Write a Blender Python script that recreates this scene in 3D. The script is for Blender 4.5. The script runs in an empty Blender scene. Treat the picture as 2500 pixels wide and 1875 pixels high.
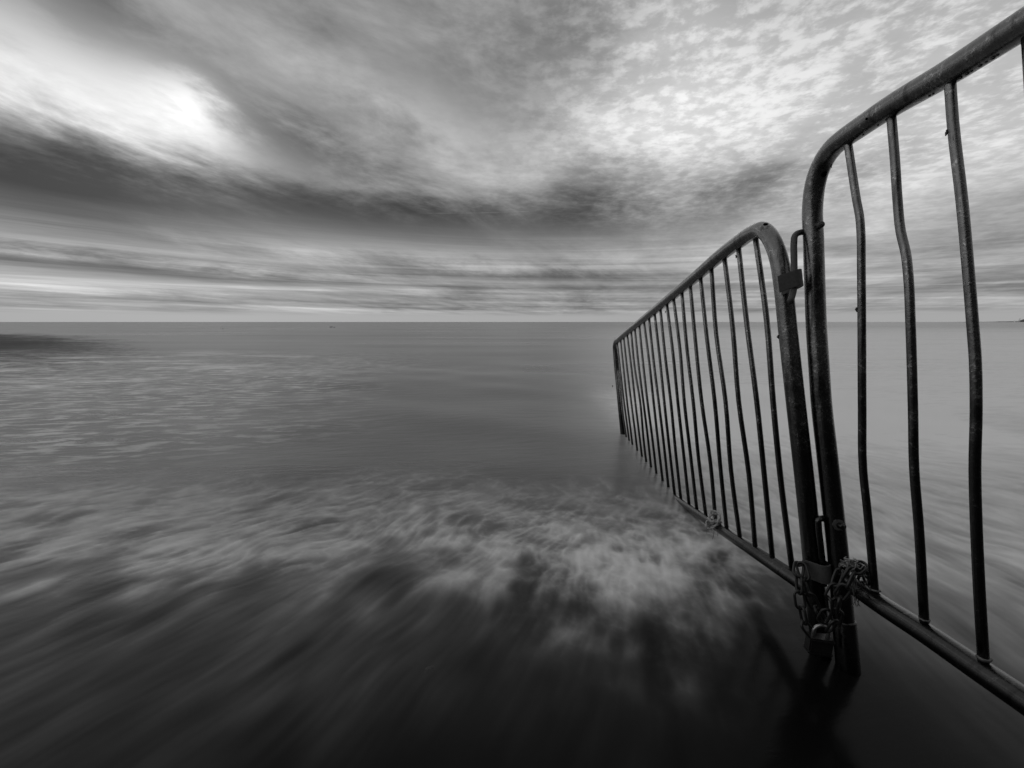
import bpy, bmesh, math, random
import numpy as np
from mathutils import Vector, Matrix, noise as mnoise

random.seed(7); np.random.seed(7)
scene = bpy.context.scene
COL = scene.collection

# ------------------------------------------------------------------ camera
FPX, CX, CY = 1042.0, 1250.0, 937.5          # photograph pixels (2500 x 1875)
PITCH = math.atan((937.5 - 786.0) / FPX)      # horizon row 786
CAM = np.array([0.0, 0.0, 0.90])
cam_d = bpy.data.cameras.new('camera')
cam_d.sensor_width = 36.0
cam_d.lens = FPX / 2500.0 * 36.0
cam_d.clip_start = 0.02
cam_d.clip_end = 60000.0
cam = bpy.data.objects.new('camera', cam_d)
COL.objects.link(cam)
cam.location = CAM
cam.rotation_euler = (math.pi / 2 - PITCH, 0, 0)
scene.camera = cam

RC = np.array([[1, 0, 0],
               [0, -math.sin(PITCH), math.cos(PITCH)],
               [0, -math.cos(PITCH), -math.sin(PITCH)]])
def ray(x, y): return RC @ np.array([(x - CX) / FPX, (y - CY) / FPX, 1.0])
def pt(x, y, z): return CAM + ray(x, y) * z
def nrm(v): return v / np.linalg.norm(v)

# ------------------------------------------------------------------ shader expression helper
class T:
    """tiny expression layer over a node tree"""
    def __init__(self, tree):
        self.t = tree; self.n = tree.nodes; self.l = tree.links
    def put(self, sock, v):
        if isinstance(v, X): self.l.new(v.s, sock)
        elif isinstance(v, bpy.types.NodeSocket): self.l.new(v, sock)
        else: sock.default_value = v
    def m(self, op, a, b=0.0, c=0.0):
        nd = self.n.new('ShaderNodeMath'); nd.operation = op
        self.put(nd.inputs[0], a); self.put(nd.inputs[1], b); self.put(nd.inputs[2], c)
        return X(self, nd.outputs[0])
    def vec(self, x, y, z=0.0):
        nd = self.n.new('ShaderNodeCombineXYZ')
        for i, v in enumerate((x, y, z)): self.put(nd.inputs[i], v)
        return nd.outputs[0]
    def sep(self, v):
        nd = self.n.new('ShaderNodeSeparateXYZ'); self.put(nd.inputs[0], v)
        return [X(self, o) for o in nd.outputs]
    def noise(self, v, scale=1.0, detail=4.0, rough=0.5, dist=0.0, lac=2.0):
        nd = self.n.new('ShaderNodeTexNoise'); self.put(nd.inputs['Vector'], v)
        self.put(nd.inputs['Scale'], scale); self.put(nd.inputs['Detail'], detail)
        self.put(nd.inputs['Roughness'], rough); self.put(nd.inputs['Distortion'], dist)
        self.put(nd.inputs['Lacunarity'], lac)
        return X(self, nd.outputs[0])
    def ss(self, a, b, x):           # smoothstep
        nd = self.n.new('ShaderNodeMapRange'); nd.interpolation_type = 'SMOOTHSTEP'
        self.put(nd.inputs['Value'], x)
        self.put(nd.inputs['From Min'], a); self.put(nd.inputs['From Max'], b)
        return X(self, nd.outputs[0])
    def lin(self, a, b, x):
        nd = self.n.new('ShaderNodeMapRange')
        self.put(nd.inputs['Value'], x)
        self.put(nd.inputs['From Min'], a); self.put(nd.inputs['From Max'], b)
        return X(self, nd.outputs[0])
    def mix(self, f, a, b): return a + f * (b - a) if isinstance(a, X) else (b - a) * f + a
    def gray(self, v): return self.vec(v, v, v)
class X:
    def __init__(self, T_, s): self.T = T_; self.s = s
    def __add__(self, o): return self.T.m('ADD', self, o)
    __radd__ = __add__
    def __sub__(self, o): return self.T.m('SUBTRACT', self, o)
    def __rsub__(self, o): return self.T.m('SUBTRACT', o, self)
    def __mul__(self, o): return self.T.m('MULTIPLY', self, o)
    __rmul__ = __mul__
    def __truediv__(self, o): return self.T.m('DIVIDE', self, o)
    def __rtruediv__(self, o): return self.T.m('DIVIDE', o, self)
    def __pow__(self, o): return self.T.m('POWER', self, o)
    def __neg__(self): return self.T.m('MULTIPLY', self, -1.0)
    def max(self, o): return self.T.m('MAXIMUM', self, o)
    def min(self, o): return self.T.m('MINIMUM', self, o)

# ------------------------------------------------------------------ world: overcast sky
def pix_azel(xf, yf):                      # pixel of the 2212-wide view -> azimuth, elevation
    r = nrm(ray(xf / 0.8848, yf / 0.8848))
    return math.atan2(r[0], r[1]), math.asin(r[2])
SUN_AZ, SUN_EL = pix_azel(390, 222)

world = bpy.data.worlds.new('World'); scene.world = world
world.use_nodes = True
wt = world.node_tree; wt.nodes.clear()
w = T(wt)
tc = wt.nodes.new('ShaderNodeTexCoord')
dx, dy, dz = w.sep(tc.outputs['Generated'])
az = w.m('ARCTAN2', dx, dy)
dzc = dz.max(0.0).min(1.0)
el = w.m('ARCSINE', dzc)
k = 1.0 / (dzc + 0.045)
pu, pv = dx * k, dy * k                    # position on the cloud deck
WIND = math.radians(16)                    # the deck drifts along this azimuth
ca, sa = math.cos(WIND), math.sin(WIND)
along = pu * sa + pv * ca
across = pu * ca - pv * sa
n_warp = w.noise(w.vec(across * 0.55, along * 0.28, 3.1), 1.0, 2.0, 0.5) - 0.5
n_str = w.noise(w.vec(across * 1.9 + n_warp * 2.2, along * 0.60, 1.7), 1.0, 6.0, 0.60) - 0.5
n_puff = w.noise(w.vec(az * 3.6 + n_warp * 0.8, el * 10.5 + az * 1.3, 6.3), 1.0, 7.0, 0.62, 0.25) - 0.5
n_cell = w.noise(w.vec(pu * 12.0 + n_str * 1.2, pv * 11.5 + n_warp * 3.0, 5.0), 1.0, 5.0, 0.60, 0.1) - 0.5
# layered bands low over the sea
n_band = w.noise(w.vec(az * 1.6 + el * 3.0, el * 72.0 + az * 1.2, 4.0), 1.0, 6.0, 0.62, 0.6) - 0.5
DEG = math.pi / 180
hi = w.ss(0.02, 0.22, el)
waz = az + n_str * 0.08 + n_puff * 0.22
wel = el + (n_str * 0.05 + n_puff * 0.10 + n_cell * 0.015) * (hi * 0.85 + 0.15)
def blob(xf, yf, sx, sy, rot, amp):
    a0, e0 = pix_azel(xf, yf)
    c, s = math.cos(rot * DEG), math.sin(rot * DEG)
    ce = math.cos(e0)
    u = waz * (ce * c / (sx * DEG)) + (wel * (s / (sx * DEG)) - (a0 * ce * c + e0 * s) / (sx * DEG))
    v = wel * (c / (sy * DEG)) - (waz * (ce * s / (sy * DEG)) + (e0 * c - a0 * ce * s) / (sy * DEG))
    return w.m('EXPONENT', w.m('MULTIPLY_ADD', u, -u, v * -v)) * amp
V = 0.59 + blob(360, 212, 7.0, 3.2, -22, 0.20) + blob(385, 218, 3.6, 1.9, -26, 0.28)
for b in [(200, 240, 13, 4.0, -12, 0.20), (40, 130, 11, 3.6, -24, 0.15), (440, 295, 6, 2.6, -6, 0.08),
          (210, 50, 12, 2.6, -32, -0.15), (640, 90, 10, 4, -35, -0.05), (1050, 170, 9, 4, -25, -0.12),
          (620, 305, 9, 2.0, -14, -0.18),
          (0, 395, 15, 3.0, -3, -0.29), (400, 405, 14, 2.8, -6, -0.28), (820, 455, 13, 2.6, -5, -0.28),
          (1230, 470, 11, 2.6, 0, -0.24), (1560, 450, 12, 2.2, 4, -0.13), (1290, 380, 5, 2.0, 0, -0.12),
          (900, 250, 11, 2.6, -22, 0.10), (1350, 270, 15, 5, -6, 0.17), (1440, 70, 9, 6, -30, 0.15),
          (1950, 150, 26, 11, 0, 0.23), (2100, 330, 14, 5, 0, 0.12), (1240, 80, 5, 5, -30, -0.10),
          (40, 530, 18, 1.1, -1, 0.10), (20, 606, 18, 0.7, -1, 0.16), (330, 582, 20, 0.8, -1.0, -0.18),
          (900, 555, 20, 1.2, -3, 0.10), (1100, 600, 14, 0.8, -2, -0.10)]:
    V = V + blob(*b)
# the bright break carries on past the left edge of the view
ga = (waz + 98 * DEG) / (38 * DEG); ge = (wel - 20 * DEG) / (13 * DEG)
V = V + w.m('EXPONENT', -(ga * ga * ga * ga + ge * ge)) * 0.28
low = w.ss(0.24, 0.03, el)
upper_right = w.ss(-0.05, 0.70, az + el * 0.4) * w.ss(0.10, 0.45, el)
V = V + n_str * (0.30 - 0.14 * upper_right) + n_puff * (0.50 - 0.26 * upper_right)
V = V + n_cell * 0.06 + (w.ss(-0.09, 0.14, n_cell + n_str * 0.45) - 0.5) * upper_right * (0.15 + n_warp * 0.24)
V = V + n_band * low * w.ss(0.0, 0.03, el) * 0.74
V = w.mix(w.ss(0.026, 0.010, el), V, 0.665)     # pale strip along the horizon
# old contrail, thin and broken
ca0, ce0 = pix_azel(890, 460); ca1, ce1 = pix_azel(1150, 456)
tt = (az - ca0) / (ca1 - ca0)
trail = w.m('EXPONENT', -(((el - ce0 - tt * (ce1 - ce0)) / 0.0009) ** 2.0)) * w.ss(0.0, 0.08, tt) * w.ss(1.0, 0.9, tt)
V = V + trail * 0.07 * w.ss(0.3, 0.6, w.noise(w.vec(tt * 6.0, 0.0, 0.0), 1.0, 2.0))
V = V.max(0.22).min(3.0)
cloud = V ** 2.2
sky = wt.nodes.new('ShaderNodeTexSky'); sky.sky_type = 'NISHITA'
sky.sun_disc = False; sky.sun_elevation = SUN_EL; sky.sun_rotation = SUN_AZ
bw = wt.nodes.new('ShaderNodeRGBToBW'); wt.links.new(sky.outputs[0], bw.inputs[0])
clear = X(w, bw.outputs[0])
STR = 0.1
lum = cloud * (0.93 / STR) + clear * 0.02
bg = wt.nodes.new('ShaderNodeBackground'); bg.inputs['Strength'].default_value = STR
wt.links.new(w.gray(lum), bg.inputs['Color'])
wo = wt.nodes.new('ShaderNodeOutputWorld'); wt.links.new(bg.outputs[0], wo.inputs[0])

sun_d = bpy.data.lights.new('sun', 'SUN'); sun_d.energy = 0.5; sun_d.angle = math.radians(178)
sun_d.color = (1, 1, 1)
sun = bpy.data.objects.new('sun', sun_d); COL.objects.link(sun)
sdir = Vector((math.sin(SUN_AZ) * math.cos(SUN_EL), math.cos(SUN_AZ) * math.cos(SUN_EL), math.sin(SUN_EL)))
sun.rotation_euler = sdir.to_track_quat('Z', 'Y').to_euler()
sun.location = (-20, 30, 30)

scene.view_settings.view_transform = 'Standard'
scene.view_settings.look = 'None'
scene.view_settings.exposure = 0.0
scene.view_settings.gamma = 1.0
scene.view_settings.use_curve_mapping = False
scene.cycles.use_denoising = True
scene.cycles.max_bounces = 5
scene.cycles.adaptive_threshold = 0.02

# ------------------------------------------------------------------ object helpers
def tag(o, label=None, cat=None, group=None, kind=None):
    if label: o['label'] = label
    if cat: o['category'] = cat
    if group: o['group'] = group
    if kind: o['kind'] = kind
    return o
def mesh_from(verts, faces, name, smooth=True):
    me = bpy.data.meshes.new(name)
    me.from_pydata([tuple(map(float, v)) for v in verts], [], faces)
    me.validate(); me.update()
    if smooth:
        me.polygons.foreach_set('use_smooth', [True] * len(me.polygons))
    return me
def link(name, me, mat, parent=None):
    o = bpy.data.objects.new(name, me); COL.objects.link(o)
    if mat is not None and len(me.materials) == 0: me.materials.append(mat)
    if parent is not None: o.parent = parent
    return o
def empty(name, M, label, cat, group=None):
    o = bpy.data.objects.new(name, None); COL.objects.link(o)
    o.empty_display_size = 0.05
    o.matrix_world = M
    return tag(o, label, cat, group)
def catmull(P, n=8, closed=False):
    """smooth curve through points, tangents scaled to the local spacing"""
    P = [np.array(p, float) for p in P]; m = len(P); out = []
    def tan(i):
        a, b, c = P[(i - 1) % m], P[i], P[(i + 1) % m]
        if not closed and i == 0: return nrm(c - b)
        if not closed and i == m - 1: return nrm(b - a)
        d0, d1 = np.linalg.norm(b - a) + 1e-9, np.linalg.norm(c - b) + 1e-9
        return (b - a) / d0 * (d1 / (d0 + d1)) + (c - b) / d1 * (d0 / (d0 + d1))
    tg = [tan(i) for i in range(m)]
    for i in range(m if closed else m - 1):
        p1, p2 = P[i], P[(i + 1) % m]; L = np.linalg.norm(p2 - p1)
        m1, m2 = tg[i] * L, tg[(i + 1) % m] * L
        for j in range(n):
            t = j / n; t2, t3 = t * t, t * t * t
            out.append(p1 * (2 * t3 - 3 * t2 + 1) + m1 * (t3 - 2 * t2 + t) + p2 * (-2 * t3 + 3 * t2) + m2 * (t3 - t2))
    if not closed: out.append(P[-1])
    return out
def tube(path, rad, seg=16, caps=True, closed=False, wob=0.0):
    """swept round tube; rad is a number or one radius per point"""
    P = [np.array(p, float) for p in path]; n = len(P)
    rads = [rad] * n if np.isscalar(rad) else list(rad)
    tang = []
    for i in range(n):
        a = P[(i - 1) % n] if (closed or i > 0) else P[i]
        b = P[(i + 1) % n] if (closed or i < n - 1) else P[i]
        tang.append(nrm(b - a))
    ref = np.array([0, 0, 1.0]) if abs(tang[0][2]) < 0.9 else np.array([1.0, 0, 0])
    u = nrm(np.cross(tang[0], ref)); V_, F_ = [], []
    for i in range(n):
        u = nrm(u - tang[i] * (u @ tang[i])); v = np.cross(tang[i], u)
        for s in range(seg):
            a = 2 * math.pi * s / seg
            r = rads[i] * (1 + wob * (random.random() - 0.5))
            V_.append(P[i] + (u * math.cos(a) + v * math.sin(a)) * r)
    for i in range(n if closed else n - 1):
        for s in range(seg):
            a, b = i * seg + s, i * seg + (s + 1) % seg
            c, d = ((i + 1) % n) * seg + (s + 1) % seg, ((i + 1) % n) * seg + s
            F_.append((a, b, c, d))
    if caps and not closed:
        F_.append(tuple(range(seg))[::-1]); F_.append(tuple((n - 1) * seg + s for s in range(seg)))
    return V_, F_
def merge(parts):
    V_, F_ = [], []
    for v, f in parts:
        o = len(V_); V_ += list(v); F_ += [tuple(i + o for i in q) for q in f]
    return V_, F_
def bevel_mesh(V_, F_, name, width, seg=2):
    me = mesh_from(V_, F_, name, False)
    bm = bmesh.new(); bm.from_mesh(me)
    bmesh.ops.recalc_face_normals(bm, faces=bm.faces)
    bmesh.ops.bevel(bm, geom=list(bm.edges), offset=width, segments=seg, affect='EDGES', clamp_overlap=True)
    bm.to_mesh(me); bm.free()
    me.polygons.foreach_set('use_smooth', [True] * len(me.polygons)); me.set_sharp_from_angle(angle=math.radians(32))
    return me

# ------------------------------------------------------------------ materials (a black-and-white photograph: neutral greys)
def new_mat(name):
    m = bpy.data.materials.new(name); m.use_nodes = True
    m.node_tree.nodes.clear()
    t = T(m.node_tree)
    out = m.node_tree.nodes.new('ShaderNodeOutputMaterial')
    return m, t, out
def principled(t, col, rough, metal=0.0, ior=1.45, spec=0.5):
    b = t.n.new('ShaderNodeBsdfPrincipled')
    t.put(b.inputs['Base Color'], t.gray(col) if isinstance(col, X) else (col, col, col, 1))
    t.put(b.inputs['Roughness'], rough); t.put(b.inputs['Metallic'], metal)
    t.put(b.inputs['IOR'], ior); t.put(b.inputs['Specular IOR Level'], spec)
    return b
def bump(t, h, strength, dist):
    b = t.n.new('ShaderNodeBump'); t.put(b.inputs['Strength'], strength); t.put(b.inputs['Distance'], dist)
    t.put(b.inputs['Height'], h); return b.outputs[0]
def pos(t):
    g = t.n.new('ShaderNodeNewGeometry'); return g.outputs['Position']

def make_steel():
    m, t, out = new_mat('weathered_galvanised_steel')
    P = pos(t); x, y, z = t.sep(P)
    n1 = t.noise(P, 28.0, 6.0, 0.65); n2 = t.noise(P, 160.0, 4.0, 0.6); n3 = t.noise(P, 420.0, 3.0, 0.6)
    # the tide wets the lower part: uneven tide mark, glossier and darker below it
    tide = 0.70 - (y - 1.1) * 0.19
    dry = t.ss(-0.17, 0.17, z - tide + (n1 - 0.5) * 0.5 + (n2 - 0.5) * 0.18)
    speck = t.ss(0.53, 0.66, n2) * t.ss(0.44, 0.60, n1)
    pits = t.ss(0.57, 0.66, n3) * t.ss(0.46, 0.58, n1)
    run = t.noise(t.vec(x * 45.0, y * 45.0, z * 3.5), 1.0, 4.0, 0.6)      # rust runs and salt drawn down the tubes
    col = t.mix(dry, 0.028, 0.155) * (0.45 + n1 * 1.1) + speck * (dry * 0.20 + 0.03) + t.ss(0.60, 0.72, run) * 0.08 * dry
    col = col * (1.0 - pits * 0.7) * (1.0 - t.ss(0.55, 0.68, 1.0 - run) * 0.6)
    rough = t.mix(dry, 0.24, 0.25) + (n2 - 0.5) * 0.3
    b = principled(t, col, rough, 0.92, 1.5, 0.5)
    t.put(b.inputs['Coat Weight'], 0.55 - dry * 0.25); t.put(b.inputs['Coat Roughness'], 0.14 + n1 * 0.1)
    t.put(b.inputs['Normal'], bump(t, n2 * 0.6 + n1 * 0.8 + n3 * 0.3, 0.35, 0.0022))
    t.l.new(b.outputs[0], out.inputs[0]); return m
STEEL = make_steel()
def simple(name, col, rough, sc=120.0, amt=0.6, bs=0.3, metal=0.0, bd=0.001):
    m, t, out = new_mat(name); P = pos(t)
    n = t.noise(P, sc, 5.0, 0.6)
    b = principled(t, col * (1 - amt) + n * (2 * amt * col), rough, metal)
    t.put(b.inputs['Normal'], bump(t, n, bs, bd))
    t.l.new(b.outputs[0], out.inputs[0]); return m
RUST = simple('rusted_plate_steel', 0.06, 0.55, 180, 0.6, 0.6)
WELD = simple('weld_metal', 0.09, 0.3, 500, 0.5, 0.5, 0.3)
CHAIN = simple('tarred_chain_steel', 0.012, 0.33, 300, 0.6, 0.5)
LOCK = simple('blackened_lock_body', 0.012, 0.4, 260, 0.6, 0.5)
SHACKLE = simple('bare_shackle_steel', 0.36, 0.28, 300, 0.3, 0.3, 0.9)
ROPE = simple('bleached_rope', 0.30, 0.8, 900, 0.6, 0.8)
FIBRE = simple('frayed_fibre', 0.16, 0.8, 700, 0.6, 0.5)
WEED = simple('dark_seaweed', 0.012, 0.45, 400, 0.6, 0.5)
HOLE = simple('black_recess', 0.002, 0.9, 100, 0.2, 0.0)
HOLE.node_tree.nodes['Principled BSDF'].inputs['Specular IOR Level'].default_value = 0.0
STONE = simple('wet_stone', 0.010, 0.6, 90, 0.5, 0.6, 0.0, 0.004)
WHITEBIRD = simple('white_plumage', 0.75, 0.7, 30, 0.1, 0.2)
DARKBIRD = simple('dark_plumage', 0.02, 0.6, 30, 0.3, 0.2)
LAND = simple('far_scrub', 0.10, 0.9, 0.03, 0.6, 0.0)
PAINT = simple('white_masonry', 0.8, 0.6, 0.5, 0.1, 0.0)
DROP = simple('water_bead', 0.08, 0.05, 50, 0.1, 0.0)

# ------------------------------------------------------------------ sand and sea
SX, SY = 1.6, 4.8                   # the swash fans out from about here
def sst(a, b, x):
    t = np.clip((x - a) / (b - a), 0, 1); return t * t * (3 - 2 * t)
def sand_z(X_, Y_):
    z = 0.062 + 0.085 * (0.38 - Y_)
    z = np.where(z > 0.5, 0.5 + (z - 0.5) * 0.5, z)
    added_dune = 8.5 * (1 - sst(-13.0, -5.0, Y_ + 1.2 * np.sin(X_ * 0.13) + 0.5 * np.sin(X_ * 0.41 + 1))) * sst(-22, -6, X_ + Y_ * 0.3)  # unseen bluff added behind the view to darken reflections in the tubes
    return np.clip(z, -4.0, 1.6) + added_dune
def polar(n_ang, radii):
    a = np.linspace(0, 2 * math.pi, n_ang, endpoint=False)
    R_, A_ = np.meshgrid(radii, a, indexing='ij')
    return R_ * np.sin(A_), R_ * np.cos(A_)
def sheet(name, X_, Y_, Z_, mat):
    nr, na = X_.shape
    co = np.stack([X_, Y_, Z_], -1).reshape(-1, 3)
    co = np.vstack([co, [[0, 0, Z_[0].mean()]]])
    i, j = np.meshgrid(np.arange(nr - 1), np.arange(na), indexing='ij')
    j2 = (j + 1) % na
    q = np.stack([i * na + j, i * na + j2, (i + 1) * na + j2, (i + 1) * na + j], -1).reshape(-1, 4)[:, ::-1]
    ctr = nr * na
    tri = [(ctr, (k2 + 1) % na, k2) for k2 in range(na)]
    me = bpy.data.meshes.new(name)
    nq, nt = len(q), len(tri)
    me.vertices.add(len(co)); me.vertices.foreach_set('co', co.ravel())
    loops = np.concatenate([q.ravel(), np.array(tri).ravel()])
    me.loops.add(len(loops)); me.loops.foreach_set('vertex_index', loops.astype(np.int32))
    me.polygons.add(nq + nt)
    st = np.concatenate([np.arange(nq) * 4, nq * 4 + np.arange(nt) * 3])
    me.polygons.foreach_set('loop_start', st.astype(np.int32))
    me.update(calc_edges=True); me.validate()
    me.polygons.foreach_set('use_smooth', [True] * (nq + nt))
    o = link(name, me, mat); tag(o, kind='structure'); return o

def make_sand():
    m, t, out = new_mat('wet_dark_sand'); P = pos(t)
    n1 = t.noise(P, 6.0, 6.0, 0.6); n2 = t.noise(P, 700.0, 2.0, 0.5)
    grain = t.ss(0.74, 0.80, n2)
    b = principled(t, 0.02 + n1 * 0.03 + grain * 0.25, 0.5 + n1 * 0.2, 0.0, 1.33, 0.3)
    t.put(b.inputs['Normal'], bump(t, n1 + n2 * 0.15, 0.5, 0.01))
    t.l.new(b.outputs[0], out.inputs[0]); return m
Xs, Ys = polar(220, np.geomspace(0.3, 26000, 150))
sheet('beach_sand', Xs, Ys, sand_z(Xs, Ys), make_sand())

# ------------------------------------------------------------------ foam: froth carried along the swash, drawn out into filaments
FX0, FX1, FY0, FY1, FH = -4.4, 4.4, 0.25, 6.6, 0.0055
def foam_field():
    rng = np.random.RandomState(31)
    nx, ny = int((FX1 - FX0) / FH), int((FY1 - FY0) / FH)
    gx = FX0 + (np.arange(nx) + .5) * FH; gy = FY0 + (np.arange(ny) + .5) * FH
    X_, Y_ = np.meshgrid(gx, gy)
    kx = np.fft.fftfreq(nx, FH)[None, :nx // 2 + 1]; ky = np.fft.fftfreq(ny, FH)[:, None]
    K = np.sqrt(kx * kx + ky * ky); K[0, 0] = 1e-6
    def fn(beta, lo, hi):                     # band-limited noise, wavelengths lo..hi metres
        spec = np.fft.rfft2(rng.randn(ny, nx))
        kk = K[:, :spec.shape[1]]
        spec *= kk ** (-beta) / (1 + (1 / (kk * hi)) ** 6) * np.exp(-(kk * lo) ** 2)
        n = np.fft.irfft2(spec, (ny, nx)); n -= n.mean()
        return (n / n.std()).astype(np.float32)
    big = fn(1.6, 0.08, 3.0); med = fn(1.7, 0.025, 0.55); fine = fn(0.9, 0.012, 0.25); psi = fn(2.4, 0.12, 0.8)
    ex, ey = X_ - SX, Y_ - SY
    rr = np.hypot(ex, ey) + 0.3; ex, ey = ex / rr, ey / rr
    py, px = np.gradient(psi, FH)
    sw = np.sqrt(px ** 2 + py ** 2).mean()
    turb = 0.25 + 0.75 * sst(0.9, 1.5, Y_) * (1 - sst(2.2, 3.4, Y_))
    vx = ex + py / sw * 0.34 * turb; vy = ey - px / sw * 0.34 * turb
    m = np.hypot(vx, vy) + 1e-6; vx = (vx / m / FH).astype(np.float32); vy = (vy / m / FH).astype(np.float32)
    I0 = np.arange(nx, dtype=np.float32)[None, :].repeat(ny, 0); J0 = np.arange(ny, dtype=np.float32)[:, None].repeat(nx, 1)
    def lic(fields, length, steps):
        acc = [f.copy() for f in fields]; wt_ = 1.0
        for sgn in (1, -1):
            I, J = I0.copy(), J0.copy(); hstep = length / steps
            for s in range(1, steps + 1):
                ii = np.clip(I, 0, nx - 1).astype(np.int32); jj = np.clip(J, 0, ny - 1).astype(np.int32)
                I += vx[jj, ii] * (sgn * hstep); J += vy[jj, ii] * (sgn * hstep)
                ii = np.clip(I, 0, nx - 1).astype(np.int32); jj = np.clip(J, 0, ny - 1).astype(np.int32)
                wgt = 0.5 + 0.5 * math.cos(math.pi * s / (steps + 1))
                for a, f in zip(acc, fields): a += f[jj, ii] * wgt
                wt_ += wgt
        return [a / wt_ for a in acc]
    yw = Y_ + 0.10 * big + 0.09 * med
    # the spent wave: a ragged band of froth, thickest where it piles against the fence
    peak = np.exp(-((X_ - 0.38) / 0.50) ** 2 - ((Y_ + 0.03 * big + 0.03 * med - 1.45) / 0.23) ** 2)
    crest = np.exp(-((yw - 1.52 - 0.08 * np.sin(X_ * 1.7 + 0.6)) / 0.17) ** 2)
    tongue = 0.14 * np.sin(X_ * 4.1 + 1.0) + 0.10 * np.sin(X_ * 9.3)
    zone = sst(1.0, 1.60, yw + tongue * 0.35) * (1 - sst(1.80, 2.50, yw + 0.5 * tongue))
    w1 = np.exp(-np.abs(fn(1.7, 0.03, 0.45)) * 1.7); w2 = np.exp(-np.abs(fn(1.5, 0.015, 0.20)) * 1.7)   # folded wisps
    w3 = np.exp(-np.abs(fn(1.2, 0.009, 0.09)) * 1.7)
    clump = -0.02 + 0.22 * w3 + 0.50 * w1 + 0.36 * w2 + 0.13 * med + 0.05 * big
    c1 = sst(0.75, 1.40, Y_ + 0.03 * big) * (zone * (0.50 + 0.38 * crest) + 0.95 * peak) * np.clip(clump, 0.04, 1.8) ** 1.4 * 1.25
    side = sst(0.80, 1.4, X_) * sst(0.40, 1.7, Y_ + 0.1 * big) * (1 - sst(4.5, 6.4, Y_))
    c2 = side * np.clip(0.40 + 0.26 * w1 + 0.14 * w2 + 0.08 * med, 0, 1)
    left = (1 - sst(-0.5, 0.5, X_)) * sst(0.50, 1.5, Y_ + 0.10 * big) * (1 - sst(1.5, 2.4, Y_))
    c2 = c2 + left * np.clip(0.08 + 0.14 * w1 + 0.14 * w2 + 0.05 * med, 0, 1) * 0.8
    a1, h1 = lic([c1.astype(np.float32), fine], 0.035, 12)
    a2, h2, f2 = lic([c2.astype(np.float32), fine, c1.astype(np.float32)], 0.11, 28)
    h1 /= h1.std(); h2 /= h2.std()
    foam = (0.28 * c1 + 0.45 * a1 + 0.32 * f2) * np.clip(1 + 0.05 * h1 + 0.05 * h2, 0.1, 2) + a2 * np.clip(1 + 0.10 * h2 + 0.05 * h1, 0, 2.5)
    foam = foam * sst(0, 0.6, np.minimum(np.minimum(X_ - FX0, FX1 - X_), FY1 - Y_))
    return np.clip(0.9 * (1 - np.exp(-1.25 * foam)), 0, 1).astype(np.float32), h2.astype(np.float32)
FOAM, HAIR = foam_field()
def sample(field, X_, Y_):
    ny, nx = field.shape
    u = (X_ - FX0) / FH - .5; v = (Y_ - FY0) / FH - .5
    ins = (u >= 0) & (v >= 0) & (u < nx - 1.001) & (v < ny - 1.001)
    u = np.clip(u, 0, nx - 1.001); v = np.clip(v, 0, ny - 1.001)
    i = u.astype(int); j = v.astype(int); fu = u - i; fv = v - j
    r = (field[j, i] * (1 - fu) + field[j, i + 1] * fu) * (1 - fv) + (field[j + 1, i] * (1 - fu) + field[j + 1, i + 1] * fu) * fv
    return np.where(ins, r, 0)

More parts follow.
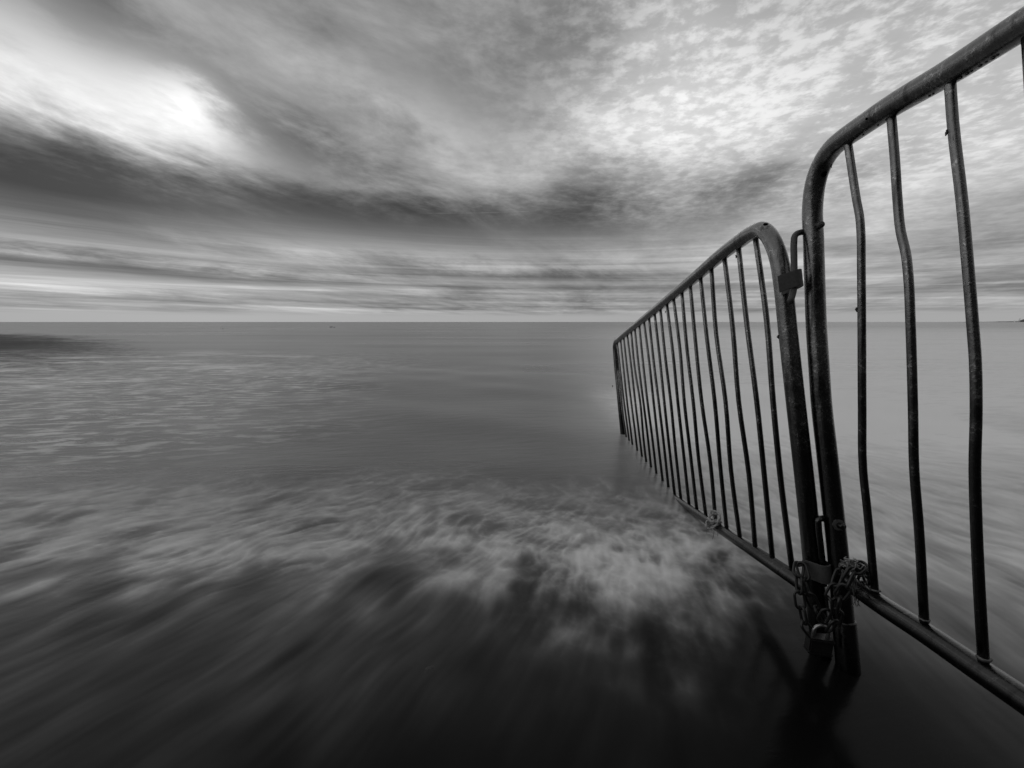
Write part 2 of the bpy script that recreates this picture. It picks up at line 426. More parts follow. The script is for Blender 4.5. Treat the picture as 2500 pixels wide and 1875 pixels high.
def make_sea():
    m, t, out = new_mat('swash_water'); P = pos(t); x, y, z = t.sep(P)
    dist = t.m('SQRT', x * x + y * y)
    at = t.n.new('ShaderNodeAttribute'); at.attribute_name = 'foam'
    foam = X(t, at.outputs['Fac'])
    off = t.ss(1.0, 3.2, y)                       # out of the swash, in standing water
    chop = t.noise(t.vec(x * 1.9 + y * 0.6, y * 6.5 - x * 1.0, 0.0), 1.6, 5.0, 0.66)
    lane = t.noise(t.vec(x * 0.05 + 3.0, y * 0.30, 5.0), 1.0, 5.0, 0.6)
    patch = t.noise(t.vec(x * 0.5, y * 0.5, 2.0), 1.0, 2.0, 0.5)
    # glints on the chop out to the left, painted in as foam white
    lz = t.ss(-1.0, -3.6, x + (patch - 0.5) * 3.0) * t.ss(2.0, 3.2, y) * t.ss(16.0, 6.0, y)
    swl = t.noise(t.vec(x * 0.45 + y * 0.12, y * 1.15 - x * 0.16, 6.0), 1.0, 5.0, 0.65)
    foam = foam + lz * t.ss(0.47, 0.63, chop) * 0.52 + t.ss(-2.5, -7.0, x) * t.ss(4.0, 6.0, y) * t.ss(16.0, 9.0, y) * t.ss(0.48, 0.62, swl) * 0.55  # from here foam also carries the painted glints
    rz = t.ss(0.02, 0.50, x / (y + 0.6)) * t.ss(1.8, 4.5, y) * t.ss(90.0, 8.0, y)  # right-hand sea: reflection of the brighter sky painted in along with the foam
    foam = foam + rz * (0.86 + (chop - 0.5) * 0.9 + (swl - 0.5) * 0.5 + (lane - 0.5) * 0.5)  # foam now also carries the painted sky reflection
    foam = (foam + off * 0.03).max(0.0).min(0.95)
    # cloud shade painted into the water colour, far out on the left
    shade_u = (y * 0.616 - x * 0.788 - 32.0 + (swl - 0.5) * 40.0) / 22.0
    shade_v = (x * 0.616 + y * 0.788 + (swl - 0.5) * 9.0 + (chop - 0.5) * 6.0) / 4.2
    sea_shade = t.ss(1.3, 0.1, shade_u * shade_u + shade_v * shade_v)
    near = t.ss(14.0, 2.0, dist)
    rough = 0.16 + off * 0.14 + (lane - 0.5) * 0.22
    wb = principled(t, 0.004 + off * 0.059 * (1.0 - sea_shade), rough + sea_shade * 0.3, 0.0, 1.18 + off * 0.15, 0.5 - sea_shade * 0.38)
    t.put(wb.inputs['Normal'], bump(t, chop, near * off * 0.16 + 0.02, 0.05))
    fb = principled(t, 0.82, 0.9, 0.0, 1.3, 0.1)
    mx = t.n.new('ShaderNodeMixShader'); t.put(mx.inputs[0], foam)  # real foam plus the painted glints and sky reflection
    t.l.new(wb.outputs[0], mx.inputs[1]); t.l.new(fb.outputs[0], mx.inputs[2])
    t.l.new(mx.outputs[0], out.inputs[0]); return m
# polar sheet, finer ahead where the swash breaks
ang = np.concatenate([np.linspace(-60, 60, 960), np.linspace(60, 300, 80)[1:-1]]) * math.pi / 180
radii = np.concatenate([[0.25, 0.36], 0.9 / np.linspace(0.9 / 0.45, 0.9 / 9.0, 740), np.geomspace(9.1, 26000, 100)])
Rg, Ag = np.meshgrid(radii, ang, indexing='ij')
Xw, Yw = Rg * np.sin(Ag), Rg * np.cos(Ag)
Fw = sample(FOAM, Xw, Yw)
def swell(X_, Y_):
    D = np.hypot(X_, Y_)
    z = 0.065 * (1 - sst(1.2, 3.2, Y_))
    amp = sst(0.9, 1.8, Y_) * (1 - sst(8, 40, D))
    for (kx, ky, ph, a) in [(0.7, 2.1, 0.3, .008), (1.9, 3.6, 1.1, .006), (-1.4, 4.4, 2.0, .004), (3.7, 6.1, 4.0, .003), (5.2, -3.9, 0.7, .002)]:
        z = z + amp * a * np.sin(kx * X_ + ky * Y_ + ph + 0.6 * np.sin(0.9 * X_ - 0.5 * Y_ + ph))
    return z
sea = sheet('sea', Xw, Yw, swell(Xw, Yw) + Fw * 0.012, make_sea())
fa = sea.data.attributes.new('foam', 'FLOAT', 'POINT')
fa.data.foreach_set('value', np.concatenate([Fw.ravel(), [0.0]]).astype(np.float32))

# ------------------------------------------------------------------ crowd barriers
def frame(vp, slope, base, z):
    d = nrm(np.array([(vp[0] - CX) / FPX, (vp[1] - CY) / FPX, 1.0]))
    u = np.array([slope, -1.0, 0.0]); u[2] = -(u[0] * d[0] + u[1] * d[1]) / d[2]; u = nrm(u)
    d, u = RC @ d, RC @ u
    n = np.cross(u, d)                       # right handed: x = d, y = n, z = u
    O = pt(*base, z)
    M = Matrix(((d[0], n[0], u[0], O[0]), (d[1], n[1], u[1], O[1]), (d[2], n[2], u[2], O[2]), (0, 0, 0, 1)))
    return (O, d, n, u, M)
def unp(F, x, y):                            # pixel -> point in the barrier's own plane
    O, d, n, u, M = F; r = ray(x, y); t = ((O - CAM) @ n) / (r @ n); P = CAM + t * r
    return np.array([(P - O) @ d, 0.0, (P - O) @ u])
def loc(F, P):                               # world -> barrier space
    O, d, n, u, M = F; q = np.asarray(P) - O
    return np.array([q @ d, q @ n, q @ u])
FA = frame((1313, 990), -0.085, (1990, 1440), 1.085)
FB = frame((1253, 851), -0.060, (2056, 1440), 1.045)
z1 = lambda x, y: (1450 + x / 3.687, 500 + y / 3.687)
z2 = lambda x, y: (1860 + x / 3.317, 500 + y / 3.317)
z3 = lambda x, y: (1860 + x / 3.95, 1220 + y / 3.95)
z5 = lambda x, y: (1900 + x / 3.318, 0 + y / 3.318)
R_TUBE, R_BAR = 0.0218, 0.0075

A = empty('crowd_barrier', FA[4], 'dark steel crowd barrier wading out into the sea with a complete row of bars', 'barrier', 'crowd barriers joined end to end')
B = empty('crowd_barrier', FB[4], 'dark steel crowd barrier with bent bars, standing by the shore', 'barrier', 'crowd barriers joined end to end')

def add_tube(name, path, rad, parent, mat=STEEL, seg=16, **kw):
    v, f = tube(path, rad, seg, **kw)
    return link(name, mesh_from(v, f, name), mat, parent)
def weld_ring(center, axis_z, r, parent, name='weld_bead'):
    P = []
    for i in range(14):
        a = 2 * math.pi * i / 14
        rr = r * (1 + 0.22 * (random.random() - 0.5))
        P.append(np.array(center) + np.array([math.cos(a) * rr, math.sin(a) * rr, 0.002 * (random.random() - 0.5)]))
    v, f = tube(P, [0.0027 * (0.6 + 0.7 * random.random()) for _ in P], 6, closed=True)
    return link(name, mesh_from(v, f, name), WELD, parent)

# --- barrier in the sea: bent outer tube
topA = 0.955
pA = [unp(FA, 1999, 1590), unp(FA, 1997, 1511), unp(FA, 1972, 1245), unp(FA, 1939, 950), unp(FA, 1922.5, 798),
      unp(FA, *z1(1700, 700)), unp(FA, *z1(1672, 520)), unp(FA, *z1(1635, 390)), unp(FA, *z1(1580, 282)), unp(FA, *z1(1515, 225)), unp(FA, *z1(1440, 245)),
      unp(FA, *z1(1300, 335)), unp(FA, *z1(900, 662)), unp(FA, *z1(450, 1030)), unp(FA, *z1(230, 1210))]
farx = 2.30
zc_ = pA[-1][2]
pA += [np.array([farx - 0.06, 0, zc_ - 0.004]), np.array([farx - 0.012, 0, zc_ - 0.03]), np.array([farx + 0.006, 0, zc_ - 0.10]),
       np.array([farx + 0.02, 0, zc_ - 0.4]), np.array([farx + 0.04, 0, 0.0]), np.array([farx + 0.05, 0, -0.12])]
pA[0] = pA[1] + (pA[1] - pA[2]) * 0.75          # near leg down into the sand
add_tube('frame', catmull(pA, 6), R_TUBE, A, seg=20)
def post_x(path, h):
    for a, b in zip(path[:-1], path[1:]):
        if min(a[2], b[2]) <= h <= max(a[2], b[2]): return a[0] + (b[0] - a[0]) * (h - a[2]) / (b[2] - a[2])
    return path[0][0]
bA0, bA1 = unp(FA, 1935, 1409), unp(FA, 1753, 1286)
bzA = 0.5 * (bA0[2] + bA1[2])
add_tube('bottom_rail', [np.array([0.012, 0, bzA]), np.array([0.5, 0, bzA]), np.array([1.2, 0, bzA]), np.array([farx + 0.02, 0, bzA])], 0.0200, A, seg=18)
tx = [1455, 1298, 1172, 1055, 957, 865, 790, 715, 655, 597, 545, 495, 450, 408, 368, 335, 300, 268, 240, 210, 182]
bbx = [(1934, 1387), (1885, 1356), (1843, 1330), (1806, 1308), (1774, 1289), (1746, 1262), (1723, 1255), (1701, 1241), (1682, 1228)]
wl = [(1662, 1215), (1646, 1197), (1631, 1183), (1617, 1167), (1602, 1154), (1589, 1143), (1578, 1126), (1568, 1121), (1556, 1107), (1545, 1096), (1537, 1084), (1529, 1071)]
for i, t_ in enumerate(tx):
    top = unp(FA, *z1(t_, 1030 - 0.818 * (t_ - 450) + 15)); top[2] = pA[12][2] - 0.012
    if i == 0: top = unp(FA, *z1(1453, 290))
    if i < len(bbx): bot = unp(FA, *bbx[i])
    else:
        q = unp(FA, *wl[i - len(bbx)]); bot = q + (q - top) / np.linalg.norm(q - top) * (q[2] - bzA)
    bot[2] = bzA + 0.012
    mid = []
    for s_ in (0.25, 0.5, 0.75):
        c = top + (bot - top) * s_
        mid.append(c + np.array([random.uniform(-.008, .008) * (1.5 if i in (3, 5, 7, 8) else 1), random.uniform(-.004, .004), 0]))
    path = catmull([top] + mid + [bot], 4)
    br = add_tube('bar', path, R_BAR, A, seg=10)
    weld_ring(bot + np.array([0, 0, 0.004]), 1, R_BAR - 0.0005, br)
# --- barrier by the shore
q5 = lambda x, y: unp(FB, *z5(x, y))
pB = [unp(FB, 2061, 1524), unp(FB, 2056, 1473), unp(FB, 2045, 1347), unp(FB, 2034, 1245), unp(FB, 2018, 1100), unp(FB, 2005, 982), unp(FB, 1999, 892),
      unp(FB, 1993, 801), unp(FB, 1989.6, 711), unp(FB, 1986, 590), unp(FB, 1984, 500), q5(298, 1500), q5(324, 1400), q5(374, 1290), q5(442, 1197), q5(532, 1120), q5(640, 1045),
      q5(900, 870), q5(1400, 575), q5(1900, 255)]
endx = -2.14
ztB = pB[-1][2]
pB += [np.array([-1.0, 0, ztB]), np.array([endx + 0.09, 0, ztB]), np.array([endx + 0.03, 0, ztB - 0.02]), np.array([endx, 0, ztB - 0.09]), np.array([endx, 0, 0.4]), np.array([endx, 0, -0.14])]
pB[0] = pB[1] + np.array([0.0, 0, -0.10]) + (pB[1] - pB[2]) * np.array([0.8, 0, 0])
add_tube('frame', catmull(pB, 6), R_TUBE * 1.02, B, seg=22)
bzB = 0.034
rail_pts = [pB[1] * np.array([1, 0, 0]) + np.array([0, 0, bzB - 0.002]), unp(FB, 2145, 1472), unp(FB, 2260, 1546), np.array([-0.304, 0, 0.037]), np.array([-0.37, 0, 0.038]), np.array([-1.0, 0, 0.034]), np.array([endx, 0, 0.034])]
add_tube('bottom_rail', catmull(rail_pts, 5), 0.0208, B, seg=20)
# foot sleeve under the near post
s0, s1_ = unp(FB, 2060.5, 1512), unp(FB, 2072, 1650)
sl_dir = nrm(s1_ - s0)
add_tube('foot_sleeve', [s0, s0 + sl_dir * 0.003, s0 + sl_dir * 0.10, s0 + sl_dir * 0.24], [0.0238, 0.0248, 0.0250, 0.0260], B, seg=22)
bars_B = [[(2068, 335), (2080, 415), (2092, 492), (2099, 530), (2102, 570), (2103, 651), (2104, 771), (2105, 1000), (2107, 1145), (2117, 1241), (2136, 1446)],
          [(2175, 272), (2185, 392), (2191, 485), (2199, 565), (2212, 622), (2218, 678), (2223, 791), (2229, 1000), (2232, 1145), (2243.5, 1289), (2256.5, 1518)],
          [(2318, 182), (2326.5, 301), (2349, 497), (2362, 640), (2374.5, 791), (2381, 880), (2383, 1000), (2380, 1145), (2382, 1241), (2388, 1386), (2401, 1614)]]
for bp in bars_B:
    path = [unp(FB, *q) for q in bp]
    br = add_tube('bar', catmull(path, 4), 0.0078, B, seg=12)
    weld_ring(path[-1] + np.array([0, 0, 0.006]), 1, 0.0072, br)
for i in range(17):
    xt = -0.344 - 0.105 * i
    lean = -0.075
    kx = random.uniform(-.012, .012) if i else -0.006
    path = [np.array([xt, 0, ztB - 0.012]), np.array([xt + lean * 0.3 + kx, 0, 0.72]), np.array([xt + lean * 0.6 + kx * .5, 0, 0.40]), np.array([xt + lean, 0, bzB + 0.012])]
    br = add_tube('bar', catmull(path, 5), 0.0078, B, seg=12)
    weld_ring(path[-1] + np.array([0, 0, 0.006]), 1, 0.0072, br)

# --- couplings: hook rods on the shore barrier, strap eyes on the other
def rod(points):
    """rod through the shore post, bending down into the eye; points are pixel + depth"""
    return catmull([loc(FB, pt(*p, z)) for p, z in points], 5)
up_path = rod([(z2(486, 158), 1.036), (z2(468, 165), 1.044), (z2(400, 190), 1.078), (z2(330, 219), 1.090), (z2(288, 232), 1.088), (z2(266, 256), 1.082), (z2(260, 300), 1.076),
               (z2(260, 420), 1.064), (z2(261, 560), 1.052), (z2(256, 690), 1.045), (z2(229, 790), 1.036)])
add_tube('hook_rod', up_path, 0.0074, B, RUST, 14)
lo_path = rod([(z3(788, 263), 1.016), (z3(755, 250), 1.026), (z3(690, 222), 1.060), (z3(612, 192), 1.066), (z3(566, 180), 1.058), (z3(546, 196), 1.055), (z3(545, 250), 1.055),
               (z3(560, 400), 1.056), (z3(578, 560), 1.058), (z3(590, 700), 1.058), (z3(596, 830), 1.056)])
add_tube('hook_rod', lo_path, 0.0074, B, STEEL, 14)
for path, sc in ((up_path, 0.9), (lo_path, 1.3)):        # nut where each rod leaves the post
    c = path[6]; ax = nrm(path[0] - path[8]); s_ = nrm(np.cross(ax, np.array([0, 0, 1.0]))); t_ = np.cross(ax, s_)
    V_ = []
    for xx in (-0.003, 0.006):
        for i in range(6):
            a = math.pi / 3 * i; V_.append(c + ax * xx + (s_ * math.cos(a) + t_ * math.sin(a)) * 0.0108 * sc)
    F_ = [(5, 4, 3, 2, 1, 0), (6, 7, 8, 9, 10, 11)] + [(i, (i + 1) % 6, 6 + (i + 1) % 6, 6 + i) for i in range(6)]
    link('nut', bevel_mesh(V_, F_, 'nut', 0.0012, 2), RUST if sc < 1.0 else WELD, B)
def strap_eye(p_post, p_rod, height, tip):
    """flat U-shaped strap welded to the sea barrier's post, bent round the rod"""
    a, b = loc(FA, p_post), loc(FA, p_rod)
    e1 = (b - a) * np.array([1, 1, 0]); L = np.linalg.norm(e1); e1 = e1 / L
    e2 = np.array([e1[1], -e1[0], 0.0])
    lean = nrm(pA[3] - pA[2]) if a[2] > 0.4 else nrm(pA[2] - pA[1])
    wv = 0.0145; pts = []
    for s_ in np.linspace(-0.002, L, 5): pts.append((s_, 0.0215 + (wv - 0.0215) * s_ / L))
    for q in np.linspace(90, -90, 11)[1:-1]: pts.append((L + math.cos(math.radians(q)) * wv, math.sin(math.radians(q)) * wv))
    for s_ in np.linspace(L, -0.002, 5): pts.append((s_, -(0.0215 + (wv - 0.0215) * s_ / L)))
    n = len(pts); V_, F_ = [], []; P2 = [np.array(q) for q in pts]; th = 0.0035
    rise = tip
    for i, p in enumerate(P2):
        tg = nrm(P2[min(i + 1, n - 1)] - P2[max(i - 1, 0)]); nn = np.array([-tg[1], tg[0]])
        for o_, h_ in ((0, -.5), (th, -.5), (th, .5), (0, .5)):
            q = p + nn * o_
            V_.append(a + e1 * q[0] + e2 * q[1] + lean * (h_ * height) + np.array([0, 0, rise * q[0]]))
    for i in range(n - 1):
        for k_ in range(4): F_.append((i * 4 + k_, i * 4 + (k_ + 1) % 4, (i + 1) * 4 + (k_ + 1) % 4, (i + 1) * 4 + k_))
    F_ += [(3, 2, 1, 0), tuple((n - 1) * 4 + k_ for k_ in range(4))]
    link('strap_eye', bevel_mesh(V_, F_, 'strap_eye', 0.0006, 1), RUST, A)
strap_eye(pt(*z2(150, 655), 1.068), pt(*z2(262, 620), 1.050), 0.041, 0.2)
strap_eye(pt(*z3(505, 655), 1.080), pt(*z3(590, 700), 1.058), 0.045, -0.12)

# --- drain holes: dark patches that follow the tube's curve
def drain_hole(F, px, path, r_tube, r, parent):
    """curved dark disc lying on the tube where the view ray meets it"""
    r0 = nrm(ray(*px)); dl = np.array([r0 @ F[1], r0 @ F[2], r0 @ F[3]]); o_ = loc(F, CAM)
    best = min(range(1, len(path) - 1), key=lambda i: np.linalg.norm(np.cross(path[i] - o_, dl)))
    c = path[best]; ax = nrm(path[best + 1] - path[best - 1])
    v = nrm(o_ - c); v = nrm(v - ax * (v @ ax)); s = np.cross(ax, v)
    q = o_ + dl * ((c - o_) @ dl)
    c = c + ax * ((q - c) @ ax)
    f0 = math.asin(max(-0.9, min(0.9, ((q - c) @ s) / r_tube)))
    V_, F_ = [c + (v * math.cos(f0) + s * math.sin(f0)) * (r_tube + 0.0005)], []
    for ring in (0.5, 1.0):
        for i in range(16):
            a = 2 * math.pi * i / 16
            al, ph = math.cos(a) * r * ring, f0 + math.sin(a) * r * ring / r_tube
            V_.append(c + ax * al + (v * math.cos(ph) + s * math.sin(ph)) * (r_tube + 0.0005))
    for i in range(16):
        j = (i + 1) % 16
        F_.append((0, 1 + i, 1 + j)); F_.append((1 + i, 17 + i, 17 + j, 1 + j))
    return link('drain_hole', mesh_from(V_, F_, 'drain_hole'), HOLE, parent)
pathA, pathB = catmull(pA, 14), catmull(pB, 14)
drain_hole(FA, z1(1580, 203), pathA, R_TUBE, 0.0062, A)
drain_hole(FB, z5(378, 1397), pathB, R_TUBE * 1.02, 0.0068, B)
drain_hole(FB, z5(787, 915), pathB, R_TUBE * 1.02, 0.0026, B)
# --- beads of water hanging under the top rail
for (x_, y_, r_) in [(1240, 748, .0035), (1270, 735, .003), (1490, 632, .0042), (1545, 598, .0045), (1580, 575, .0035), (1650, 545, .0042), (1700, 512, .003), (1755, 490, .005), (1790, 462, .0035), (820, 1025, .003), (890, 985, .004), (700, 1090, .003)]:
    c = unp(FB, *z5(x_, y_)); c[2] = min(pathB, key=lambda q: abs(q[0] - c[0]) + (q[2] < 0.9) * 9)[2] - 0.0222; c[1] = 0.003
    bm = bmesh.new(); bmesh.ops.create_uvsphere(bm, u_segments=10, v_segments=6, radius=r_ * 0.6)
    me = bpy.data.meshes.new('water_bead'); bm.to_mesh(me); bm.free()
    me.polygons.foreach_set('use_smooth', [True] * len(me.polygons))
    o = link('water_bead', me, DROP, B); o.location = c; o.scale = (1.2, 1, 0.8)

# ------------------------------------------------------------------ chain and padlock
def link_mesh():
    L, W, r = 0.048, 0.027, 0.0032
    P = []
    hw, hl = W / 2 - r, L / 2 - W / 2
    for a in np.linspace(-90, 90, 9): P.append(np.array([hl + math.cos(math.radians(a)) * hw, math.sin(math.radians(a)) * hw, 0]))
    for a in np.linspace(90, 270, 9): P.append(np.array([-hl + math.cos(math.radians(a)) * hw, math.sin(math.radians(a)) * hw, 0]))
    v, f = tube(P, r, 8, closed=True)
    return mesh_from(v, f, 'link')
LINK = link_mesh(); LINK.materials.append(CHAIN)
def z3p(x, y, z): return pt(*z3(x, y), z)
chain_root = empty('chain', Matrix.Translation(Vector(z3p(545, 1290, 1.03))), 'blackened steel chain looped round the posts where the two barriers meet', 'chain')
inv = chain_root.matrix_world.inverted()
def strand(points, roll0=0.0, pitch=0.0355):
    P = catmull([z3p(*p) for p in points], 24)
    s = [0.0]
    for a, b in zip(P[:-1], P[1:]): s.append(s[-1] + np.linalg.norm(b - a))
    n = int(s[-1] / pitch)
    for i in range(n + 1):
        d_ = min(i * pitch, s[-1] - 1e-4)
        k_ = np.searchsorted(s, d_) ; k_ = min(max(k_, 1), len(P) - 1)
        f_ = (d_ - s[k_ - 1]) / max(s[k_] - s[k_ - 1], 1e-9)
        c = P[k_ - 1] + (P[k_] - P[k_ - 1]) * f_
        tg = nrm(P[min(k_ + 3, len(P) - 1)] - P[max(k_ - 4, 0)])
        view = nrm(c - CAM); sd = nrm(np.cross(tg, view)); nn = np.cross(tg, sd)
        roll = roll0 + (math.pi / 2 if i % 2 else 0) + random.uniform(-0.3, 0.3)
        y_ = sd * math.cos(roll) + nn * math.sin(roll); z_ = np.cross(tg, y_)
        M = Matrix(((tg[0], y_[0], z_[0], c[0]), (tg[1], y_[1], z_[1], c[1]), (tg[2], y_[2], z_[2], c[2]), (0, 0, 0, 1)))
        o = link('link', LINK, None, chain_root); o.matrix_local = inv @ M
strand([(470, 600, 1.125), (400, 612, 1.09), (352, 680, 1.055), (360, 800, 1.045), (365, 960, 1.04), (395, 1100, 1.037), (425, 1220, 1.033), (490, 1300, 1.03)], 1.2)
strand([(395, 690, 1.055), (420, 780, 1.045), (470, 940, 1.04), (540, 1070, 1.037), (585, 1140, 1.033), (600, 1250, 1.03)], 0.4)
strand([(850, 640, 1.03), (770, 670, 1.005), (735, 740, 1.0), (700, 850, 1.0), (650, 960, 1.005), (650, 1060, 1.01), (600, 1130, 1.02), (590, 1240, 1.025)], 0.9)
strand([(980, 790, 1.0), (1000, 715, 0.985), (940, 650, 0.97), (885, 720, 0.965), (830, 830, 0.965), (765, 910, 0.975), (740, 1030, 0.985), (710, 1150, 1.0), (650, 1250, 1.015), (600, 1290, 1.022)], 0.2)
strand([(1010, 745, 1.01), (960, 660, 0.985), (895, 645, 0.972), (850, 720, 0.968), (800, 800, 0.98)], 1.0)

pc = z3p(548, 1400, 1.03)
lock = empty('padlock', Matrix.Translation(Vector(pc)) @ Matrix.Rotation(math.radians(-8), 4, 'Z') @ Matrix.Rotation(math.radians(3), 4, 'Y'),
             'dark laminated padlock with a bright shackle closing the chain', 'padlock')
def boxv(sx, sy, sz, cz):
    V_ = [np.array([x * sx, y * sy, cz + z * sz]) for z in (-.5, .5) for y in (-.5, .5) for x in (-.5, .5)]
    F_ = [(0, 2, 3, 1), (4, 5, 7, 6), (0, 1, 5, 4), (2, 6, 7, 3), (0, 4, 6, 2), (1, 3, 7, 5)]
    return V_, F_
link('body', bevel_mesh(*boxv(0.052, 0.026, 0.030, 0.002), 'body', 0.003, 2), LOCK, lock)
link('bumper', bevel_mesh(*boxv(0.056, 0.030, 0.010, 0.018), 'bumper', 0.003, 2), CHAIN, lock)
link('bumper', bevel_mesh(*boxv(0.055, 0.030, 0.009, -0.015), 'bumper', 0.003, 2), CHAIN, lock)
sh = [np.array([-0.016, 0, 0.01]), np.array([-0.016, 0, 0.034])] + [np.array([math.cos(math.radians(a)) * 0.016, 0, 0.036 + math.sin(math.radians(a)) * 0.016]) for a in range(170, 0, -20)] + [np.array([0.016, 0, 0.034]), np.array([0.016, 0, 0.01])]
v, f = tube(sh, 0.0042, 12); link('shackle', mesh_from(v, f, 'shackle'), SHACKLE, lock)

# ------------------------------------------------------------------ rope remains
def rope_thing(name, center, label, cat, strands, mat):
    root = empty(name, Matrix.Translation(Vector(center)), label, cat)
    for nm, path, r, mt in strands:
        v, f = tube(path, r, 7); link(nm, mesh_from(v, f, nm), mt, root)
    return root
kc = pt(1743, 1272, 1.665)
def loop_path(rx, ry, rz, ph, turns=1.0, n=26, jit=0.003):
    P = []
    for i in range(n):
        a = ph + 2 * math.pi * turns * i / (n - 1)
        P.append(np.array([math.cos(a) * rx, math.sin(a) * ry, math.sin(a * 0.5 + ph) * rz + math.cos(a) * rz * 0.6]) + np.random.uniform(-jit, jit, 3))
    return catmull(P, 2)
ks = [('rope_turn', loop_path(0.020, 0.022, 0.020, 0.4), 0.0042, ROPE), ('rope_turn', loop_path(0.026, 0.020, 0.016, 2.1), 0.0042, ROPE),
      ('rope_turn', loop_path(0.016, 0.026, 0.024, 4.0), 0.0040, ROPE), ('rope_turn', [q + np.array([-.016, -.01, -.014]) for q in loop_path(0.018, 0.014, 0.018, 1.0)], 0.0038, ROPE)]
for i in range(9):
    a = random.uniform(0, 6.28); e = np.array([math.cos(a) * .02, math.sin(a) * .02, random.uniform(-.02, .02)])
    ks.append(('loose_fibre', catmull([e * .4, e, e * 1.4 + np.array([0, 0, -.012]), e * 1.6 + np.array([random.uniform(-.01, .01), 0, random.uniform(-.05, -.01)])], 4), 0.0009, FIBRE))
rope_thing('rope_knot', kc, 'pale frayed rope knotted round a bar foot just above the water', 'rope', ks, ROPE)
fc = z3p(872, 655, 0.982)
fs = []
for i in range(56):
    st_ = np.array([random.uniform(-.020, .006), random.uniform(-.012, .012), random.uniform(-.004, .016)])
    dr = np.array([random.uniform(-.008, .016), random.uniform(-.010, .010), random.uniform(-.006, .007)])
    P = [st_, st_ + dr * .6 + np.random.uniform(-.006, .006, 3), st_ + dr * 1.1 + np.random.uniform(-.008, .008, 3), st_ + dr * 1.5 + np.array([0, 0, random.uniform(-.016, .004)])]
    fs.append(('fibre', catmull(P, 4), random.uniform(.0005, .0013), FIBRE if i % 2 else ROPE))
for i in range(4):
    x0 = random.uniform(-.01, .02)
    fs.append(('fibre', catmull([np.array([x0, -.01, -.02]), np.array([x0 + .004, -.012, -.05]), np.array([x0 + .012, -.01, -.075]), np.array([x0 + random.uniform(0, .03), -.01, -.09])], 5), .0009, FIBRE))
rope_thing('frayed_rope', fc, 'shredded rope fibres tangled in the chain on the shore barrier rail', 'rope', fs, FIBRE)

# ------------------------------------------------------------------ scraps of weed on the bars
def scrap(px, z, label, s=1.0):
    c = pt(*px, z)
    V_, F_ = [], []
    P = catmull([np.array([0, 0, 0.005]), np.array([random.uniform(-.002, .002), 0, 0.001]), np.array([random.uniform(-.002, .002), 0, -0.005])], 3)
    V_, F_ = tube([p * s for p in P], [0.0012 * s, 0.0022 * s, 0.0016 * s, 0.0026 * s, 0.0022 * s, 0.0012 * s, 0.0008 * s], 6, wob=0.6)
    o = link('seaweed_scrap', mesh_from(V_, F_, 'seaweed_scrap'), WEED); o.location = c
    tag(o, label, 'seaweed', 'weed scraps stuck on the barriers')
scrap(z2(771, 850), 0.945, 'tiny dark weed scrap on the sharply bent bar of the shore barrier')
scrap(z5(1366, 1075), 0.715, 'tiny dark weed scrap high on the straightest bar of the shore barrier')
scrap(z5(432, 1345), 1.00, 'tiny dark weed scrap inside the top bend of the shore barrier', 0.8)
scrap(z1(1276, 467), 1.25, 'tiny dark weed scrap under the sea barrier top rail, beside its second bar')
scrap(z1(1664, 1190), 1.06, 'tiny dark weed scrap on the sea barrier post below the strap eye')
scrap(z1(641, 966), 1.92, 'tiny dark weed scrap under the middle of the sea barrier top rail')
scrap(z1(168, 1633), 3.32, 'tiny dark weed scrap on the outermost post standing in the sea', 1.5)

# ------------------------------------------------------------------ pebbles in the swash
def ground_pt(x, y, z): r = ray(x, y); return CAM + r * ((z - CAM[2]) / r[2])
for (px, r_, lab) in [((1050, 1637), .022, 'larger flat pebble awash on the dark sand'), ((1101, 1649), .012, 'smaller round pebble awash on the dark sand')]:
    c = ground_pt(*px, 0.064)
    bm = bmesh.new(); bmesh.ops.create_icosphere(bm, subdivisions=3, radius=r_)
    for v in bm.verts:
        v.co *= 1 + 0.22 * mnoise.noise(v.co * (1.2 / r_) + Vector(px).to_3d()); v.co.z *= 0.45
    me = bpy.data.meshes.new('pebble'); bm.to_mesh(me); bm.free()
    me.polygons.foreach_set('use_smooth', [True] * len(me.polygons))
    o = link('pebble', me, STONE); o.location = (c[0], c[1], 0.0572); o.rotation_euler = (0, 0, random.uniform(0, 3))
    tag(o, lab, 'pebble', 'pebbles in the swash')

# ------------------------------------------------------------------ birds on the water
def bird(px, length, label, mat, yaw, grp):
    c = ground_pt(*px, 0.0)
    root = empty('floating_bird', Matrix.Translation(Vector((c[0], c[1], 0.0))) @ Matrix.Rotation(yaw, 4, 'Z') @ Matrix.Scale(length, 4), label, 'bird', grp)
    P = [np.array([-.55, 0, .16]), np.array([-.4, 0, .11]), np.array([-.15, 0, .07]), np.array([.12, 0, .07]), np.array([.3, 0, .12]), np.array([.38, 0, .24]), np.array([.42, 0, .34]), np.array([.50, 0, .36]), np.array([.56, 0, .35])]
    v, f = tube(catmull(P, 4), [x for x in np.interp(np.linspace(0, 8, 33), range(9), [.02, .07, .15, .16, .11, .07, .075, .06, .02])], 12)
    link('body', mesh_from(v, f, 'body'), mat, root)
    v, f = tube([np.array([.54, 0, .35]), np.array([.62, 0, .335]), np.array([.68, 0, .32])], [.025, .018, .004], 8)
    link('beak', mesh_from(v, f, 'beak'), DARKBIRD, root)
bird((543, 802), 0.5, 'white gull sitting on the open sea', WHITEBIRD, 2.6, 'birds on the sea')
bird((808, 799), 0.45, 'dark seabird swimming on the open sea beside a smaller one', DARKBIRD, 0.3, 'birds on the sea')
bird((816, 799.5), 0.3, 'smaller dark seabird swimming beside the larger one', DARKBIRD, 0.2, 'birds on the sea')

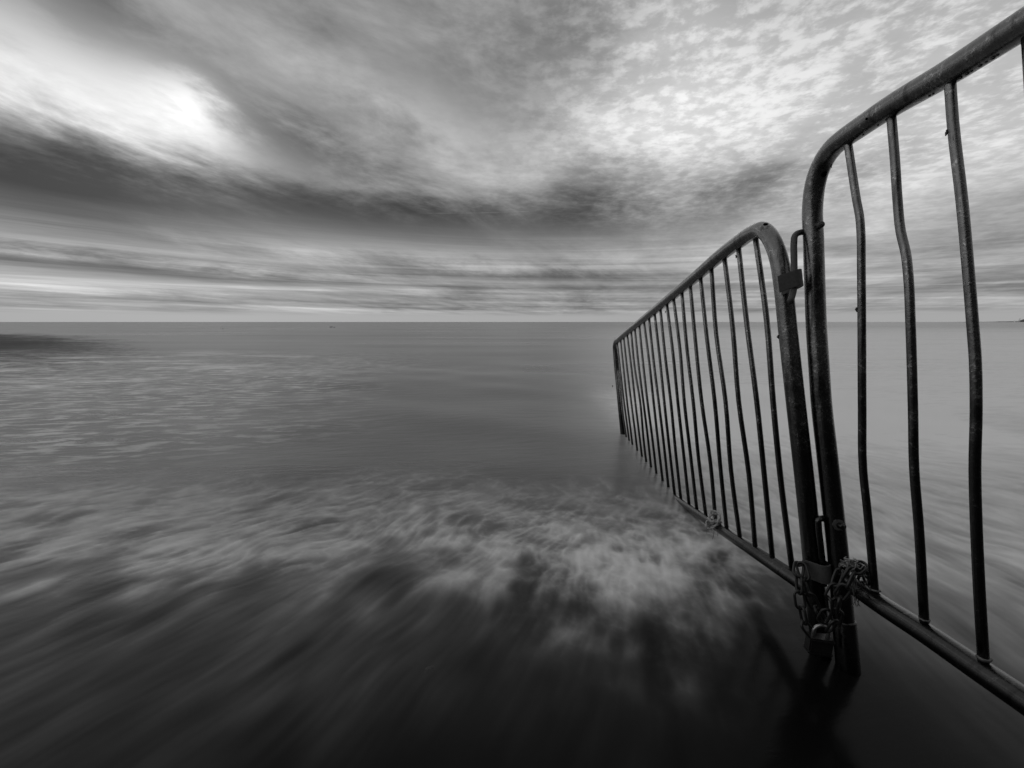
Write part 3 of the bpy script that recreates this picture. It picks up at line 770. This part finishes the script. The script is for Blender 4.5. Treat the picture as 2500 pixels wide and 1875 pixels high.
# ------------------------------------------------------------------ far headland with its light tower
D_LAND = 4200.0
V_, F_ = [], []
def land_h(s):            # s = source-pixel column at that distance
    h = 2.5 * sst(2290, 2380, s) + 5 * sst(2400, 2475, s) + 62 * sst(2468, 2545, s) + 25 * sst(2560, 2800, s)
    return float(h)
cols = np.arange(2290, 2920, 3.0)
for s in cols:
    r = ray(s, 786); r = r * np.array([1, 1, 0]); b = r / r[1]
    for j, (dd, k_) in enumerate([(0, 0), (18, 0.55), (60, 0.85), (160, 1.0), (500, 0.9), (1500, 0.2), (1600, 0)]):
        P = b * (D_LAND + dd)
        n = mnoise.fractal(Vector((P[0] * .012, P[1] * .012, 0)), 0.8, 2.0, 5)
        hgt = land_h(s) * k_ * (1 + 0.22 * n)
        V_.append(np.array([P[0], P[1], hgt - (0.5 if k_ == 0 else 0)]))
nc = 7
for i in range(len(cols) - 1):
    for j in range(nc - 1):
        F_.append((i * nc + j, (i + 1) * nc + j, (i + 1) * nc + j + 1, i * nc + j + 1))
tag(link('headland', mesh_from(V_, F_, 'headland', True), LAND), kind='structure')
rr = ray(2488.5, 786); bb_ = rr / rr[1] * (D_LAND - 60)
tw = empty('light_tower', Matrix.Translation(Vector((bb_[0], bb_[1], 1.0))), 'white light tower standing on the spit before the far headland', 'lighthouse')
v, f = tube([np.array([0, 0, -2]), np.array([0, 0, 12]), np.array([0, 0, 27])], [5.5, 4.4, 3.6], 16); link('tower', mesh_from(v, f, 'tower'), PAINT, tw)
v, f = tube([np.array([0, 0, 27]), np.array([0, 0, 28.0])], [5.4, 5.4], 16); link('gallery', mesh_from(v, f, 'gallery'), PAINT, tw)
v, f = tube([np.array([0, 0, 28]), np.array([0, 0, 32]), np.array([0, 0, 32.2]), np.array([0, 0, 35])], [2.6, 2.6, 3.1, 0.2], 12); link('lantern', mesh_from(v, f, 'lantern'), PAINT, tw)
rr = ray(2481, 786); bb_ = rr / rr[1] * (D_LAND - 40)
V_, F_ = merge([boxv(42, 12, 8, 4), ([np.array(q) for q in [(-21, -6, 8), (21, -6, 8), (21, 6, 8), (-21, 6, 8), (-21, 0, 12), (21, 0, 12)]], [(0, 1, 5, 4), (2, 3, 4, 5), (0, 4, 3), (1, 2, 5)])])
ho = link('keeper_house', mesh_from(V_, F_, 'keeper_house', False), PAINT); ho.location = (bb_[0], bb_[1], 0.5)
tag(ho, 'low white building beside the far light tower', 'building')
